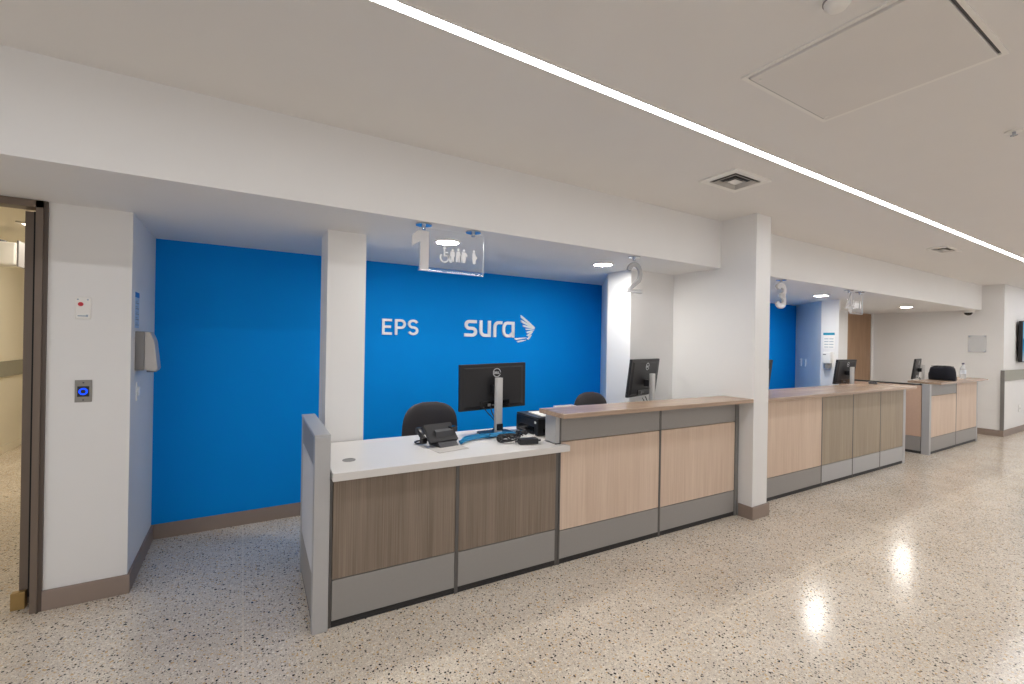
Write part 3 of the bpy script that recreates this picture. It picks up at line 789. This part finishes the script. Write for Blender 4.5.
# ------------------------------------------------------------------ hanging acrylic signs
YH = 2.575
def clamp(t, x):
    bm = new(); cyl(bm, (x, 0, ZS-.008), .048, .009, 28); cyl(bm, (x, 0, ZS-.032), .012, .024, 16); obj('ceiling_clamp', bm, 'chrome', t, True)
def figure(bm, x, z, h, y0, y1, kind):
    """tiny frosted pictograms"""
    if kind == 'wheel':
        stroke(bm, arc(x, z+h*.30, h*.26, h*.27, 40, -220, 22), h*.085, y0, y1)
        cyl(bm, (x-.01*h, y0, z+h*.9), h*.10, y1-y0, 16, 'Y')
        stroke(bm, [(x-.02*h, z+h*.78), (x, z+h*.42), (x+h*.25, z+h*.42), (x+h*.38, z+h*.08), (x+h*.48, z+h*.08)], h*.10, y0, y1)
        stroke(bm, [(x-.01*h, z+h*.62), (x+h*.22, z+h*.62)], h*.08, y0, y1)
    else:
        cyl(bm, (x, y0, z+h*.91), h*.095, y1-y0, 16, 'Y')
        body = {'elder': [(-.16, .42), (-.14, .76), (.10, .80), (.16, .70), (.12, .42), (.13, 0), (.03, 0), (.0, .34), (-.06, 0), (-.17, 0)],
                'adult': [(-.20, .40), (-.17, .80), (.17, .80), (.20, .40), (.12, .42), (.12, 0), (.02, 0), (0, .36), (-.02, 0), (-.12, 0), (-.12, .42)],
                'carer': [(-.16, .78), (.16, .78), (.30, .52), (.22, .44), (.13, .55), (.15, .30), (.10, 0), (-.10, 0), (-.15, .30)],
                'pregnant': [(-.11, .80), (.10, .80), (.14, .60), (.29, .46), (.16, .32), (.13, 0), (-.06, 0), (-.12, .40)]}[kind]
        prism(bm, [(x+p[0]*h, z+p[1]*h) for p in body], y0, y1, 'XZ')
        if kind == 'elder': stroke(bm, [(x+.15*h, z+.6*h), (x+.26*h, z+.5*h), (x+.26*h, z)], h*.05, y0, y1)
def num(kind, bm, x0, x1, z0, z1, w, y0, y1):
    W, H = x1-x0, z1-z0; cx = (x0+x1)/2; h = w/2
    if kind == 1:
        stroke(bm, [(x1-h, z0), (x1-h, z1)], w, y0, y1)
        prism(bm, [(x1-w, z1), (x1-w, z1-.062), (x0, z1-.095), (x0, z1-.035), (x1-w-.02, z1)], y0, y1, 'XZ')
    if kind == 2:
        stroke(bm, arc(cx, z1-W/2, W/2-h, W/2-h, 170, 0, 14)+arc(cx, z1-W/2, W/2-h, W*.6, -12, -40, 4)+[(x0+h*.9, z0+h), (x1, z0+h)], w, y0, y1)
    if kind == 3:
        r = (H-w)/4
        stroke(bm, arc(cx, z1-h-r, W/2-h, r, 160, -80, 14)+arc(cx, z0+h+r, W/2-h, r*1.02, 80, -160, 14), w, y0, y1)
    if kind == 4:
        stroke(bm, [(x1-h*2.2, z0), (x1-h*2.2, z1-.01), (x0, z0+H*.30), (x1, z0+H*.30)], w*.8, y0, y1)
def priority_sign(label, x0, x1, n):
    t = thing('hanging_sign', label, 'sign', (0, YH, 0), 0, 'acrylic signs hanging from the soffit')
    W = x1-x0
    clamp(t, x0+.03); clamp(t, x1-.073)
    obj('sheet', B(x0, x1, -.003, .003, 1.868, ZS-.02), 'clear', t)
    bm = new(); box(bm, x0, x1, -.0032, .0032, 1.8655, 1.868); box(bm, x1, x1+.002, -.0032, .0032, 1.8655, 2.09); obj('edge', bm, 'edge', t)
    bm = new(); num(n, bm, x0-.045, x0+.058 if n == 1 else x0+.10, 1.866, 2.10, .052 if n == 1 else .04, -.016, -.0035); obj('numeral', bm, 'frost', t)
    zz = 1.938
    for k, (kind, h) in enumerate((('wheel', .10), ('adult', .078), ('elder', .085), ('carer', .085), ('pregnant', .088))):
        bm = new(); figure(bm, x0+W*(.38, .50, .59, .68, .84)[k], zz-(.0 if k else .01), h, -.0055, -.0032, kind); obj('pictogram', bm, 'letter', t)
    return t
priority_sign('clear hanging acrylic sign with numeral 1 and people pictograms over the low desk', .886, 1.315, 1)
priority_sign('clear hanging acrylic sign with numeral 4 near the brown door', 6.23, 6.62, 4)
t = thing('hanging_sign', 'grey acrylic numeral 2 hanging from the soffit over the oak counter', 'sign', (0, YH, 0), 0, 'acrylic signs hanging from the soffit')
clamp(t, 2.66); bm = new(); num(2, bm, 2.585, 2.745, 1.855, 2.10, .034, -.010, .010); obj('numeral', bm, 'frostclear', t)
t = thing('hanging_sign', 'clear acrylic numeral 3 hanging just right of the white column', 'sign', (0, YH, 0), 0, 'acrylic signs hanging from the soffit')
clamp(t, 4.78); bm = new(); num(3, bm, 4.68, 4.865, 1.845, 2.112, .05, -.012, .012); obj('numeral', bm, 'frost', t)

# ------------------------------------------------------------------ wall fittings by the doorway
t = thing('call_point', 'white square call plate with small red button on the pier', 'call button', (-.742, 3.281, 1.594))
obj('plate', B(-.033, .033, -.010, 0, -.060, .060, bev=.006), 'plastic', t)
bm = new(); cyl(bm, (-.008, -.0145, .020), .011, .005, 20, 'Y'); obj('button', bm, 'red', t, True)
bm = new(); box(bm, -.020, .020, -.0115, -.010, -.046, -.040)
for x in (-.02, .02): cyl(bm, (x, -.0115, .045), .004, .002, 10, 'Y')
box(bm, .014, .022, -.0125, -.010, -.048, -.036)
obj('markings', bm, 'print', t)
t = thing('touch_sensor', 'steel plate with glowing blue ring sensor on the pier', 'sensor', (-.735, 3.281, 1.145))
obj('plate', B(-.035, .035, -.006, 0, -.060, .060, bev=.002), 'steel', t)
obj('recess', B(-.024, .024, -.008, -.006, -.030, .026), 'blackgl', t)
bm = new(); ring(bm, (0, -.011, -.002), .0115, .0185, .003, 28, 'Y'); obj('light_ring', bm, 'bluering', t)
bm = new()
for p in ((0, .045), (0, -.048)): cyl(bm, (p[0], -.0075, p[1]), .004, .002, 10, 'Y')
obj('screw', bm, 'dark', t)
XP = -.541
t = thing('soap_dispenser', 'grey and white hand dispenser on the side of the doorway pier', 'dispenser', (XP, 3.46, 1.36))
obj('back_plate', B(0, .045, -.07, .06, -.115, .115, bev=.004), 'greyplastic', t)
bm = new(); prism(bm, [(.045, -.113), (.100, -.120), (.108, -.105), (.090, .06), (.070, .113), (.045, .113)], -.07, .06, 'XZ', bev=.006)
obj('cover', bm, 'coverplastic', t)
bm = new(); box(bm, .05, .095, -.03, .02, -.128, -.116, bev=.003); obj('spout', bm, 'greyplastic', t)
t = thing('wall_notice', 'narrow white notice with blue header above the hand dispenser', 'notice', (XP, 3.43, 1.60))
obj('sheet', B(0, .002, -.06, .06, -.105, .105), mat('pale_blue_paper', (176, 202, 228), .7, vary=.03), t)
obj('header', B(.002, .003, -.06, .06, .075, .105), 'noticeblue', t)
bm = new()
for k in range(5):
    box(bm, .002, .003, -.045, .045, -.09+k*.032, -.084+k*.032); box(bm, .002, .003, -.045, .01, -.078+k*.032, -.074+k*.032)
obj('printed_lines', bm, 'print', t)
t = thing('light_switch', 'white switch plate under the hand dispenser', 'switch', (XP, 3.475, 1.117))
obj('plate', B(0, .008, -.038, .038, -.055, .055, bev=.003), 'plastic', t)
obj('rocker', B(.008, .014, -.016, .016, -.026, .026, bev=.003), 'letter', t)

# second bay: dispenser, notice and sockets on the folded pier
XR = 7.351
t = thing('soap_dispenser', 'white hand dispenser with grey pump on the far lit pier', 'dispenser', (XR, 3.262, 1.27))
obj('back_plate', B(-.02, 0, -.062, .062, -.10, .115, bev=.004), 'plastic', t)
obj('cover', B(-.085, -.02, -.058, .05, -.05, .11, bev=.012), 'plastic', t)
bm = new(); cyl(bm, (-.055, -.0, -.125), .038, .07, 20); obj('pump', bm, 'greyplastic', t, True)
obj('window', B(-.0865, -.085, .0, .04, .07, .08), 'dark', t)
t = thing('wall_notice', 'white notice with teal header above the far hand dispenser', 'notice', (XR, 3.265, 1.545))
obj('sheet', B(-.002, 0, -.075, .075, -.11, .12), 'paper', t)
obj('header', B(-.003, -.002, -.075, .075, .085, .12), 'teal', t)
bm = new()
for k in range(4):
    for j in range(2): box(bm, -.003, -.002, -.06+j*.065, -.005+j*.065, -.095+k*.04, -.085+k*.04)
obj('printed_lines', bm, 'print', t)
import_dir = Vector((8.0-7.35, YB-3.37, 0)).normalized()
for k, lab in ((.58, 'white double socket on the angled bluish wall, right one'), (.76, 'white double socket on the angled bluish wall, left one')):
    p = Vector((7.35, 3.37, 1.20))+Vector((8.0-7.35, YB-3.37, 0))*k
    t = thing('wall_socket', lab, 'socket', p, math.atan2(import_dir.y, import_dir.x), 'sockets on the angled wall')
    obj('plate', B(-.04, .04, .0, .010, -.06, .06, bev=.003), 'plastic', t)
    bm = new()
    for z in (-.025, .025):
        for x in (-.008, .008): box(bm, x-.002, x+.002, .010, .0115, z-.007, z+.007)
    obj('slots', bm, 'greyplastic', t)

# plate wall and screen wall
t = thing('acrylic_plaque', 'clear blank acrylic plaque on standoffs on the right wall', 'plaque', (10.951, 2.555, 1.557))
obj('sheet', B(-.026, -.020, -.115, .115, -.145, .145), acrylic('plaque_acrylic', .75, (232, 236, 240)), t)
bm = new()
for y in (-.095, .095):
    for z in (-.125, .125): cyl(bm, (-.030, y, z), .011, .030, 14, 'X')
obj('standoff', bm, 'chrome', t)
def tvmat():
    m = bpy.data.materials.new('screen_picture'); m.use_nodes = True; nt = m.node_tree; N = nt.nodes.new; L = nt.links.new
    for n in list(nt.nodes): nt.nodes.remove(n)
    o = N('ShaderNodeOutputMaterial'); e = N('ShaderNodeEmission'); e.inputs[1].default_value = .8
    tc = N('ShaderNodeTexCoord'); s = N('ShaderNodeSeparateXYZ'); L(tc.outputs['Generated'], s.inputs[0])
    r = N('ShaderNodeValToRGB'); L(s.outputs['Z'], r.inputs[0]); els = r.color_ramp.elements
    els[0].position = 0; els[0].color = lin((190, 200, 205)); els[1].position = 1; els[1].color = lin((90, 170, 215))
    for p, c in ((.3, (70, 150, 195)), (.55, (40, 130, 185)), (.6, (130, 190, 220))): x = els.new(p); x.color = lin(c)
    L(r.outputs[0], e.inputs[0]); L(e.outputs[0], o.inputs[0]); return m
t = thing('wall_television', 'black-framed wall screen showing a blue sea picture at right edge', 'television', (12.26, 2.241, 1.61))
obj('casing', B(-.62, .62, -.085, -.035, -.36, .36, bev=.006), 'black', t)
obj('screen', B(-.605, .605, -.0865, -.085, -.345, .345), tvmat(), t)
obj('bracket', B(-.2, .2, -.035, 0, -.15, .15), 'dark', t)
t = thing('wall_socket', 'white blank outlet low on the wall under the sage rail', 'socket', (11.95, 2.24, .42))
obj('plate', B(-.06, .06, -.008, 0, -.06, .06, bev=.003), 'plastic', t)
bm = new(); box(bm, -.02, -.015, -.0095, -.008, -.015, .015); box(bm, .015, .02, -.0095, -.008, -.015, .015); obj('slots', bm, 'greyplastic', t)

# box hanging in the side room
t = thing('ceiling_box_light', 'white box light fitting seen through the doorway at top left', 'light fitting', (-2.10, 6.5, 2.5))
obj('housing', B(-.30, .15, -.10, .10, -.37, -.14, bev=.02), 'plastic', t)
bm = new(); box(bm, .151, .165, -.09, .09, -.38, -.12, bev=.004); obj('end_cap', bm, 'greyplastic', t)
bm = new(); cyl(bm, (-.05, 0, -.14), .015, .141, 14); cyl(bm, (-.05, 0, -.14), .10, .02, 20); obj('mount', bm, 'dark', t)
t = thing('ceiling_panel_light', 'glowing ceiling panel of the side room beyond the doorway', 'light', (-1.5, 6.6, 2.5))
obj('diffuser', B(-.3, .3, -.6, .6, -.012, -.002), 'warmroom', t)
bm = new(); box(bm, -.33, .33, -.63, -.6, -.016, 0); box(bm, -.33, .33, .6, .63, -.016, 0); box(bm, -.33, -.3, -.6, .6, -.016, 0); box(bm, .3, .33, -.6, .6, -.016, 0); obj('frame', bm, 'plastic', t)

# ------------------------------------------------------------------ light, camera, colour
w = bpy.data.worlds.new('World'); S.world = w; w.use_nodes = True
w.node_tree.nodes['Background'].inputs[0].default_value = lin((252, 252, 255))
w.node_tree.nodes['Background'].inputs[1].default_value = 0.75
cam = bpy.data.cameras.new('Camera'); co = bpy.data.objects.new('Camera', cam); C.objects.link(co)
cam.sensor_width = 36; cam.lens = 450/1024*36; cam.clip_start = .02
co.matrix_world = Matrix.Translation((0, 0, 1.45)) @ Matrix.Rotation(R(-30.9), 4, 'Z') @ Matrix.Rotation(R(90), 4, 'X') @ Matrix.Rotation(R(.98), 4, 'Z')
S.camera = co
vs = S.view_settings
vs.view_transform = 'Standard'; vs.look = 'None'; vs.gamma = 1; vs.use_curve_mapping = False
vs.exposure = 0
S.cycles.use_denoising = True
S.cycles.max_bounces = 10; S.cycles.diffuse_bounces = 6; S.cycles.transparent_max_bounces = 12
S.cycles.sample_clamp_indirect = 8; S.cycles.caustics_reflective = False; S.cycles.caustics_refractive = False
